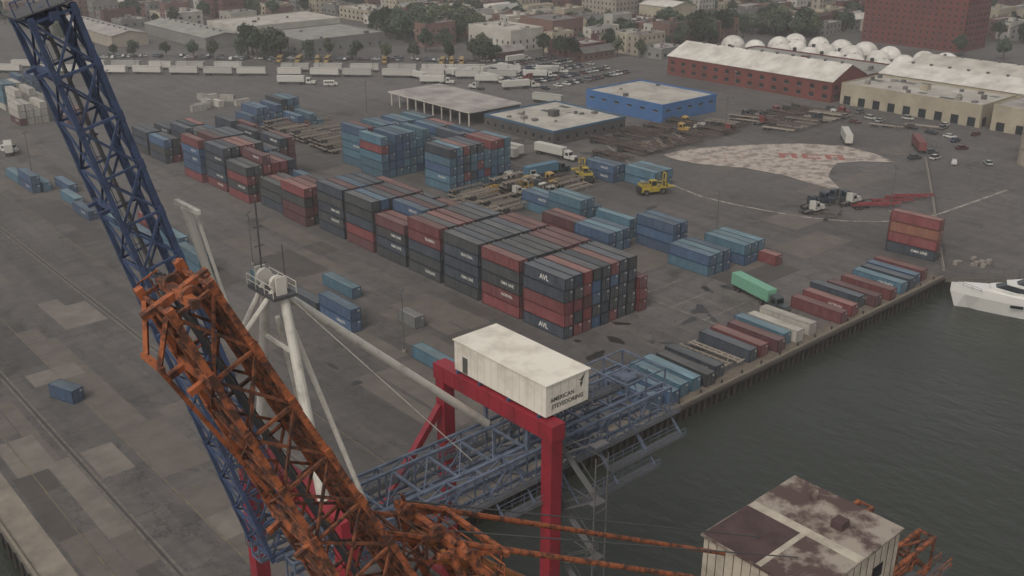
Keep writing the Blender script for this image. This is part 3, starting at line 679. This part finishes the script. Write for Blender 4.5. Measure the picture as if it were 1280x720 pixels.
# ---------------------------------------------------------------- yacht
mb=MB();yw=mat('yacht_gelcoat','#c9c5bd',.3,var=.05);dw=glass
Lh=42;secs=[]
for i in range(15):
    t=i/14;y=Lh*t
    bw=4.2*min(1,(t*2.6)**.6) if t>0 else .05
    wl=4.0*min(1,max(0.01,(t-.08)*2.4))**.8
    dz=5.2-1.6*t+.2
    secs.append([(-wl,y+(0 if t>.1 else 1.5),-.6),(wl,y+(0 if t>.1 else 1.5),-.6),(bw*.97+.02,y,dz*.65),(bw+.03,y,dz),(-bw-.03,y,dz),(-bw*.97-.02,y,dz*.65)])
loft(mb,secs,yw)
def tier(y0,y1,w,z0,z1,rake,m,mg):
    vs=[(-w*.35,y0,z0),(w*.35,y0,z0),(w,y0+4,z0),(w,y1,z0),(-w,y1,z0),(-w,y0+4,z0)]
    v2=[(x*.93,y+(rake if y<y1-1 else -.4),z1) for x,y,z in vs]
    n=6;mb.raw(vs+v2,[(i,(i+1)%n,n+(i+1)%n,n+i) for i in range(n)],mg)
    mb.raw([(x*1.06,y-.2,z1) for x,y,z in v2]+[(x*1.06,y-.2,z1+.3) for x,y,z in v2],[(i,(i+1)%n,n+(i+1)%n,n+i) for i in range(n)]+[tuple(range(n,2*n)),tuple(range(n-1,-1,-1))],m)
tier(7.5,36,3.5,4.6,5.5,.6,yw,yw);tier(9,36,3.4,5.8,6.7,2.2,yw,dw);tier(13,33,3.0,7.0,8.4,2.4,yw,dw);tier(17,29,2.4,8.7,9.9,1.6,yw,dw)
for s in (-1,1): 
    for i in range(5): mb.box(min(s*4.1,s*4.24),12+i*4,2.6,max(s*4.1,s*4.24),14.6+i*4,3.2,dw)
railing(mb,(-3.4,6,4.9),(-.3,.6,5.3),chrome,.9);railing(mb,(3.4,6,4.9),(.3,.6,5.3),chrome,.9)
mb.box(-1,20,10.2,1,22,11.5,yw)
o=mb.obj('yacht',(211,92.5,-2.8),0);o.rotation_euler=(0,0,math.radians(-152))

# ---------------------------------------------------------------- buildings
WALL={'brick':('#5b3631','#46302c'),'brick2':('#6f5248','#574239'),'tan':('#8f8474','#786f63'),'white':('#a8a297','#8c867b'),'grey':('#73706b','#605d59'),'blue':('#3a608c','#30537a'),'cream':('#a0957f','#847a69'),'dark':('#4a4643','#3a3734'),'redb':('#653029','#4f2820')}
ROOF={'r1':('#86827a','#6d6a64'),'r2':('#66625e','#504c49'),'r3':('#a49d92','#857f76'),'r4':('#464441','#353331'),'r5':('#8e8780','#6d6662'),'rw':('#b6b0a6','#979086')}
def wm(k): return mat('wall_'+k,WALL[k][0],.9,dark=WALL[k][1],scale=.12,thr=(.3,.65),rnd=.15)
def rm(k): return mat('roof_'+k,ROOF[k][0],.9,dark=ROOF[k][1],scale=.14,thr=(.35,.6),rnd=.15)
win=mat('window_glass','#24282b',.2,var=.1);sill=mat('window_trim','#7f7a70',.8)
def windows(mb,x0,y0,x1,y1,h,fl,sp,ww=1.1,wh_=1.5,faces='xy',z0=1.2,step=3.2):
    for f in range(fl):
        zb=z0+f*step
        if zb+wh_>h-.3: break
        if 'x' in faces:
            n=int((y1-y0-1)/sp)
            for i in range(n):
                y=y0+(y1-y0)*(i+.5)/n
                mb.box(x0-.03,y-ww/2,zb,x0,y+ww/2,zb+wh_,win);mb.box(x0-.12,y-ww/2-.1,zb-.15,x0,y+ww/2+.1,zb,sill)
        if 'y' in faces:
            n=int((x1-x0-1)/sp)
            for i in range(n):
                x=x0+(x1-x0)*(i+.5)/n
                mb.box(x-ww/2,y0-.03,zb,x+ww/2,y0,zb+wh_,win);mb.box(x-ww/2-.1,y0-.12,zb-.15,x+ww/2+.1,y0,zb,sill)
def coping(mb,x0,y0,x1,y1,h,m):
    a=.06;t=.35
    mb.box(x0-a,y0-a,h-.25,x1+a,y0+t,h+.55,m);mb.box(x0-a,y1-t,h-.25,x1+a,y1+a,h+.55,m)
    mb.box(x0-a,y0+t,h-.25,x0+t,y1-t,h+.55,m);mb.box(x1-t,y0+t,h-.25,x1+a,y1-t,h+.55,m)
def flat(name,x0,y0,x1,y1,h,w='brick',r='r1',fl=3,sp=3.2,units=3,cop=None,faces='xy',**k):
    mb=MB();cx,cy=(x0+x1)/2,(y0+y1)/2
    a,b,c,d=x0-cx,y0-cy,x1-cx,y1-cy
    mb.box(a,b,0,c,d,h,wm(w),rm(r));coping(mb,a,b,c,d,h,cop or wm(w))
    if fl: windows(mb,a,b,c,d,h,fl,sp,faces=faces,**k)
    for i in range(units):
        s=R.uniform(.7,1.8);x=R.uniform(a+1.5,max(a+1.6,c-3.5));y=R.uniform(b+1.5,max(b+1.6,d-3.5));mb.box(x,y,h+.01,x+s*1.3,y+s,h+R.uniform(.6,1.6),R.choice([sill,chrome,rm('r2')]))
    if units>=4:
        for i in range(units//2):
            x=R.uniform(a+2,c-5);y=R.uniform(b+2,d-7);mb.box(x,y,h+.004,x+R.uniform(2,4),y+R.uniform(3,6),h+.03+i*.004,rm(R.choice(['r2','rw','r4'])))
    if R.random()<.5 and w!='blue': mb.box(-1.5,-1,h+.06,1.5,2,h+2.4,wm(w),rm('r2'))
    return mb.obj(name,(cx,cy,0))
def gable(name,x0,y0,x1,y1,h,rh,axis,w,r,fl=1,sp=5,**k):
    mb=MB();cx,cy=(x0+x1)/2,(y0+y1)/2;a,b,c,d=x0-cx,y0-cy,x1-cx,y1-cy;W_=wm(w);Rm=rm(r);e=.4
    mb.raw([(a,b,0),(c,b,0),(c,d,0),(a,d,0),(a,b,h),(c,b,h),(c,d,h),(a,d,h)],[(0,1,5,4),(1,2,6,5),(2,3,7,6),(3,0,4,7)],W_)
    if axis=='y':
        mb.raw([(a,b,h),(c,b,h),(0,b,h+rh)],[(0,1,2)],W_);mb.raw([(a,d,h),(c,d,h),(0,d,h+rh)],[(2,1,0)],W_)
        for s,xx in ((-1,a-e),(1,c+e)):
            zz=h-e*rh/(c)+.05
            mb.raw([(xx,b-e,zz),(xx,d+e,zz),(0,d+e,h+rh+.05),(0,b-e,h+rh+.05),(xx,b-e,zz+.2),(xx,d+e,zz+.2),(0,d+e,h+rh+.25),(0,b-e,h+rh+.25)],[(0,1,2,3),(4,5,6,7),(0,4,5,1),(0,3,7,4),(1,5,6,2)],Rm)
    else:
        mb.raw([(a,b,h),(a,d,h),(a,0,h+rh)],[(0,2,1)],W_);mb.raw([(c,b,h),(c,d,h),(c,0,h+rh)],[(0,1,2)],W_)
        for s,yy in ((-1,b-e),(1,d+e)):
            zz=h-e*rh/(d)+.05
            mb.raw([(a-e,yy,zz),(c+e,yy,zz),(c+e,0,h+rh+.05),(a-e,0,h+rh+.05),(a-e,yy,zz+.2),(c+e,yy,zz+.2),(c+e,0,h+rh+.25),(a-e,0,h+rh+.25)],[(0,1,2,3),(4,5,6,7),(0,4,5,1),(0,3,7,4),(1,5,6,2)],Rm)
    if fl: windows(mb,a,b,c,d,h,fl,sp,**k)
    if axis=='y' and d>20:
        for i in range(int(2*d/8)): mb.box(-.5,b+4+i*8,h+rh,.5,b+5+i*8,h+rh+.9,chrome)
    return mb.obj(name,(cx,cy,0))
def dome(x,y,r):
    mb=MB();m=mat('tent_fabric','#c8c3ba',.8,dark='#a8a298',scale=.3,rnd=.1);n=14
    secs=[]
    for j in range(6):
        a=j/5*math.pi/2*.97
        secs.append([(r*math.cos(a)*math.cos(2*math.pi*i/n),r*math.cos(a)*math.sin(2*math.pi*i/n),.9*r*math.sin(a)+.02) for i in range(n)])
    loft(mb,secs,m);mb.cyl((0,0,.88*r),(0,0,.98*r),.3,chrome,8)
    mb.box(-r*1.02,-.9,0,-r*.9,.9,2,win)
    mb.obj('white_dome_tent',(x,y,0),R.uniform(0,.5))
gable('brick_warehouse',370,224,396,311,8.5,5.5,'y','redb','rw',2,6,ww=2.2,wh_=1.7,z0=1.5,step=3.4)
flat('brick_warehouse_annex',396.9,226,432,306,7,'redb','r1',0,units=6)
gable('long_white_warehouse',400.5,160.5,425,221,9,3.5,'y','cream','rw',2,5,ww=2,wh_=1.6)
flat('white_warehouse',372,163,399.5,221,8,'cream','r3',1,6,units=14,ww=3,wh_=3.4,z0=.1)
gable('long_white_warehouse',428,120,450,222,10,3,'y','white','r3',0)
flat('white_warehouse',372,95,420,159,9,'cream','r5',1,7,units=8,ww=3,wh_=3.2,z0=.1)
flat('blue_warehouse',290,245,322,285,6.5,'blue','r3',1,6,units=3,ww=2.5,wh_=.7,z0=4)
mb=MB()
sx0,sy0,sx1,sy1=232,288,258,340
mb.box(sx0,sy0,5,sx1,sy1,5.5,wm('white'),rm('r5'));mb.box(sx0+10,sy0+.5,0,sx1-.5,sy1-.5,4.99,wm('dark'))
for i in range(10): mb.box(sx0+.3,sy0+.5+i*5.5,0,sx0+.7,sy0+.9+i*5.5,4.99,wm('white'))
mb.obj('open_loading_shed')
flat('low_office_shed',236,247,272,284,4.6,'dark','r3',1,4,units=8,cop=mat('blue_fascia','#39566b',.7))
flat('brick_factory',533,250,560,308,36,'redb','r2',9,3.4,units=4)
flat('tan_apartment_building',480,448,500,478,26,'tan','r1',7,3,units=4)
flat('white_office_building',355,405,378,440,11,'white','r3',2,4,units=5)
flat('brick_factory',382,402,405,428,14,'brick2','r2',3,3.5)
gable('long_shed',240,520,262,600,6,2,'y','grey','r1',0);gable('long_shed',205,560,225,650,6,2,'y','tan','r5',0);flat('warehouse',270,470,320,515,7,'grey','r1',1,6);flat('warehouse',265,530,330,570,8,'white','r3',1,6)
flat('dock_shed',345,60,370,90,6,'cream','r5',0)
for i in range(22):
    dome(460+(i%3)*17+R.uniform(-2,2),236+(i//3)*15+R.uniform(-2,2),R.uniform(5.2,7))
mb=MB();c=wm('tan')
for i in range(2): mb.cyl((335+i*9,128,0),(335+i*9,128,22),4.4,c,24);mb.cyl((335+i*9,128,22),(335+i*9,128,23.4),4.4,wm('cream'),24,.6)
for z in (5,10,15,20): mb.cyl((335,128,z),(335,128,z+.2),4.46,chrome,24)
mb.beam((335,128,23.6),(344,128,23.6),1.2,wm('cream'));mb.obj('concrete_silo')
occupied=[(365,90,455,330),(530,245,563,312),(476,444,504,482),(350,400,410,444),(236,465,335,605),(200,555,230,655),(432,225,507,345)]
def free(x0,y0,x1,y1):
    for a,b,c,d in occupied:
        if x0<c+3 and x1>a-3 and y0<d+3 and y1>b-3: return False
    return True
def incity(x,y): return (x+y>722 and y>330) or (x>486) or (x>455 and y<222)
parks=[(300,470,34),(500,380,32),(640,520,46),(430,350,20),(700,330,26),(480,560,26)]
treepts=[]
bx=200;nb=0
RC=random.Random(23)
while bx<1250:
    by=-60+RC.uniform(-20,0)
    while by<1150:
        y=by
        ind=RC.random()<.38
        while y<by+86:
            ly=RC.choice([16,20,26,34] if ind else [6,7,8,8,10,12,16])
            if y+ly>by+88: break
            for col in (0,1):
                x0=bx+col*27;lx=RC.uniform(20,25) if ind else RC.uniform(15,23)
                x1=x0+lx
                if col==1: x0=bx+54-lx;x1=bx+54
                mx,my=(x0+x1)/2,y+ly/2
                fw=.66*mx+.751*my;rt=.751*mx-.66*my
                if not incity(x0,y) or abs(rt)>fw*.53+70 or fw>1080: continue
                if not free(x0,y,x1,y+ly): continue
                pk=[p for p in parks if (mx-p[0])**2+(my-p[1])**2<p[2]**2]
                if pk or RC.random()<.05:
                    for q in range(3): treepts.append((mx+RC.uniform(-8,8),my+RC.uniform(-8,8)))
                    continue
                big=ly>15
                h=RC.choice([4.5,5,6,7,8]) if big else RC.choice([6,7,9,10,10,12])
                if RC.random()<.04: h=RC.uniform(16,24)
                w=RC.choice(['white','grey','cream','tan','white','brick','grey'] if big else ['brick','brick2','tan','white','grey','cream','brick','brick2'])
                r=RC.choice(['r1','r3','r5','rw','r3','rw'] if big else ['r1','r2','r3','r4','r5','rw','r2','r1'])
                if RC.random()<.15: gable('gabled_warehouse' if big else 'gabled_house',x0,y,x1,y+ly-.1,h*.7,2.4,'x' if ly<lx else 'y',w,r,2,3.2)
                else: flat('warehouse' if big else 'row_house',x0,y,x1,y+ly-.1,h,w,r,int(h/3),3 if not big else 4.5,units=RC.randint(0,3) if not big else RC.randint(5,10),ww=1.0 if not big else 1.8,wh_=1.4)
                nb+=1
                if not big and RC.random()<.45: treepts.append((bx+27,y+ly/2))
            y+=ly
        for k in range(9):
            for tx in (bx-2.5,bx-9.5):
                ty=by+k*10+RC.uniform(-3,3)
                if incity(tx-6,ty-6) and free(tx,ty,tx,ty) and RC.random()<.42: treepts.append((tx,ty))
        by+=97
    bx+=66
# ---------------------------------------------------------------- trees
bark=mat('bark','#4a3d32',.9);lf=[mat('foliage_%s'%n,c,.8,dark=d,scale=.5,rnd=.3,thr=(.35,.6)) for n,c,d in (('a','#454f38','#2c3423'),('b','#51543c','#363b28'),('c','#3c4833','#283022'))]
def treemesh(seed,leaf):
    r=random.Random(seed);mb=MB()
    mb.cyl((0,0,-.2),(0,0,3.2),.3,bark,7,.2)
    cl=[]
    for i in range(9):
        a=i*2.4+r.random();rad=r.uniform(1.6,3.6);z=r.uniform(4.0,8.6)
        p=Vector((math.cos(a)*rad*(1.15-z/14),math.sin(a)*rad*(1.15-z/14),z));mb.cyl((0,0,2.6+i*.12),p,.11,bark,5,.04);cl.append((p,r.uniform(1.3,2.1)))
    cl.append((Vector((0,0,9)),1.6));cl.append((Vector((0,0,6.2)),2.2))
    for p,s in cl:
        for k in range(85):
            d=Vector((r.gauss(0,1),r.gauss(0,1),r.gauss(0,.8))).normalized()*s*r.uniform(.55,1.08)
            c=p+d;q=r.uniform(.25,.5);u=Vector((r.gauss(0,1),r.gauss(0,1),r.gauss(0,1))).normalized();v=u.orthogonal().normalized()
            mb.raw([c-u*q-v*q*.6,c+u*q-v*q*.5,c+u*q*.8+v*q*.7,c-u*q*.7+v*q*.6],[(0,1,2,3)],leaf)
    return mb.mesh('deciduous_tree')
TM=[treemesh(i,lf[i%3]) for i in range(6)]
def tree(x,y,s=1): put('deciduous_tree',R.choice(TM),(x,y,0),R.uniform(0,6.28),scale=s*R.uniform(.75,1.3))
for x,y in treepts: tree(x,y)
for i in range(16): tree(252+R.uniform(-9,9),482+R.uniform(-12,12),1.2)
for i in range(50): tree(362+R.uniform(-28,22),478+R.uniform(-22,26),1.35)
for i in range(30): tree(462+R.uniform(-14,14),364+R.uniform(-14,22),1.35)
for i in range(24): tree(520+R.uniform(-12,8),348+R.uniform(-14,16),1.3)
for i in range(5): tree(328+R.uniform(-6,6),395+R.uniform(-6,6),1)
for i in range(16):
    t=i/15;tree(182+t*150+R.uniform(-4,4),540-t*150+R.uniform(-4,4),.8)
# ---------------------------------------------------------------- trailers, cars
d=math.pi/4
for row in range(2):
    for i in range(15):
        t=i/14
        if R.random()<.12: continue
        put('parked_trailer',R.choice(TR),(140+row*9+t*165+R.uniform(-1,1),518+row*9-t*165+R.uniform(-1,1),0),d+(R.uniform(-.07,.07)))
for i in range(22):
    if R.random()<.5: put('school_bus',BUS,(244+i*3.4,468-i*3.4,0),-d+R.uniform(0,.2))
for i in range(80):
    t=R.random();car(170+t*150+R.uniform(14,22),520-t*150+R.uniform(12,18),R.choice([d,d+1.57]))
for r_ in range(5):
    for i in range(22):
        if R.random()<.75: car(302+i*2.8,322+r_*13+(i*.2),R.uniform(-.06,.06))
for i in range(180):
    x=200+66*R.randint(4,14)-6+R.choice([-2.6,2.6]);y=R.uniform(0,800)
    if incity(x,y): car(x-.2,y,R.choice([0,math.pi]))
for i in range(16): car(R.uniform(345,366),R.uniform(150,222),R.choice([0,1.57]))
for i in range(16): put('box_truck',TW,(R.uniform(262,350),R.uniform(345,385),0),R.choice([0,1.57,.8]),scale=.9)
for i in range(6): car(320+R.uniform(-20,40),150+R.uniform(-20,18),R.uniform(0,3))
# ---------------------------------------------------------------- barriers, poles, misc
mb=MB();jb=mat('barrier_concrete','#857d72',.9,var=.3)
pts=[(316,154),(275,130),(240,110),(223,100)]
for a,b in zip(pts,pts[1:]):
    a=Vector((*a,0));b=Vector((*b,0));n=int((b-a).length/3.2)
    for i in range(n):
        p=a.lerp(b,i/n);q=a.lerp(b,(i+.93)/n)
        mb.beam(p+Vector((0,0,.12)),q+Vector((0,0,.12)),.6,jb,.24);mb.beam(p+Vector((0,0,.5)),q+Vector((0,0,.5)),.25,jb,.6)
mb.obj('jersey_barrier_row')
mb=MB();fe=mat('fence_wire','#55524d',.7)
for a,b in (((320,156),(226,101)),((219,99),(231,86)),((231,86),(400,-44)),((372,221),(330,156))):
    a=Vector((*a,0));b=Vector((*b,0));railing(mb,a,b,fe,2.2,int((b-a).length/3))
mb.obj('chain_link_fence')
def pole(x,y,h=13,name='light_pole'):
    mb=MB();m=mat('pole_grey','#55524c',.6);mb.cyl((0,0,0),(0,0,h),.16,m,8,.09);mb.box(-.35,-.35,0,.35,.35,.5,jb)
    mb.beam((-1.2,0,h),(1.2,0,h),.1,m)
    for s in (-1.2,-.4,.4,1.2): mb.box(s-.25,-.3,h-.25,s+.25,.3,h-.05,chrome)
    mb.obj(name,(x,y,0),.8)
for x,y in ((200,149),(297,221),(102,148),(103,211),(255,132),(160,300),(215,330),(290,400),(340,250),(225,250),(150,420),(90,330)): pole(x,y)
for i in range(18): pole(160+i*9,512-i*9,8,'street_lamp')
mb=MB()
for i in range(10): x,y=231+R.uniform(-3,5),97+R.uniform(-3,3);mb.box(x,y,0,x+1.2,y+1,R.uniform(.3,1.1),jb)
mb.obj('pallet_pile')
hm=bpy.data.materials.new('haze');hm.use_nodes=True;nt=hm.node_tree;nt.nodes.remove(nt.nodes['Principled BSDF'])
vs_=nt.nodes.new('ShaderNodeVolumeScatter');vs_.inputs['Density'].default_value=.0003;vs_.inputs['Color'].default_value=(1,.97,.94,1);vs_.inputs['Anisotropy'].default_value=.2
nt.links.new(vs_.outputs[0],nt.nodes['Material Output'].inputs['Volume'])
mb=MB();mb.box(-1500,-1500,-2.7,2500,2500,160,hm);mb.obj('atmospheric_haze')

# ---------------------------------------------------------------- light, world, camera
w=bpy.data.worlds.new('World');scene.world=w;w.use_nodes=True;nt=w.node_tree;bgn=nt.nodes['Background']
sk=nt.nodes.new('ShaderNodeTexSky');sk.sky_type='NISHITA';sk.sun_disc=False;sk.sun_elevation=math.radians(48);sk.dust_density=4
hs_=nt.nodes.new('ShaderNodeHueSaturation');hs_.inputs['Saturation'].default_value=.15
nt.links.new(sk.outputs[0],hs_.inputs['Color']);nt.links.new(hs_.outputs[0],bgn.inputs['Color']);bgn.inputs['Strength'].default_value=.15
sd=bpy.data.lights.new('sun','SUN');sd.energy=.95;sd.angle=math.radians(25);sd.color=(1,.91,.8)
so=bpy.data.objects.new('sun',sd);scene.collection.objects.link(so)
az=math.radians(200);el=math.radians(48)
dirv=Vector((math.cos(az)*math.cos(el),math.sin(az)*math.cos(el),math.sin(el)))
so.rotation_euler=dirv.to_track_quat('Z','Y').to_euler()
sk.sun_rotation=math.pi/2-az
cd=bpy.data.cameras.new('camera');cd.sensor_width=36;cd.lens=1267/1280*36;cd.clip_end=15000;cd.clip_start=.5
co=bpy.data.objects.new('camera',cd);scene.collection.objects.link(co);co.location=(0,0,86)
co.rotation_euler=(math.radians(90)-math.atan(515/1267),0,math.radians(48.7-90))
scene.camera=co
scene.view_settings.view_transform='Standard';scene.view_settings.look='None';scene.view_settings.exposure=0
print('buildings',nb,'trees',len(treepts))
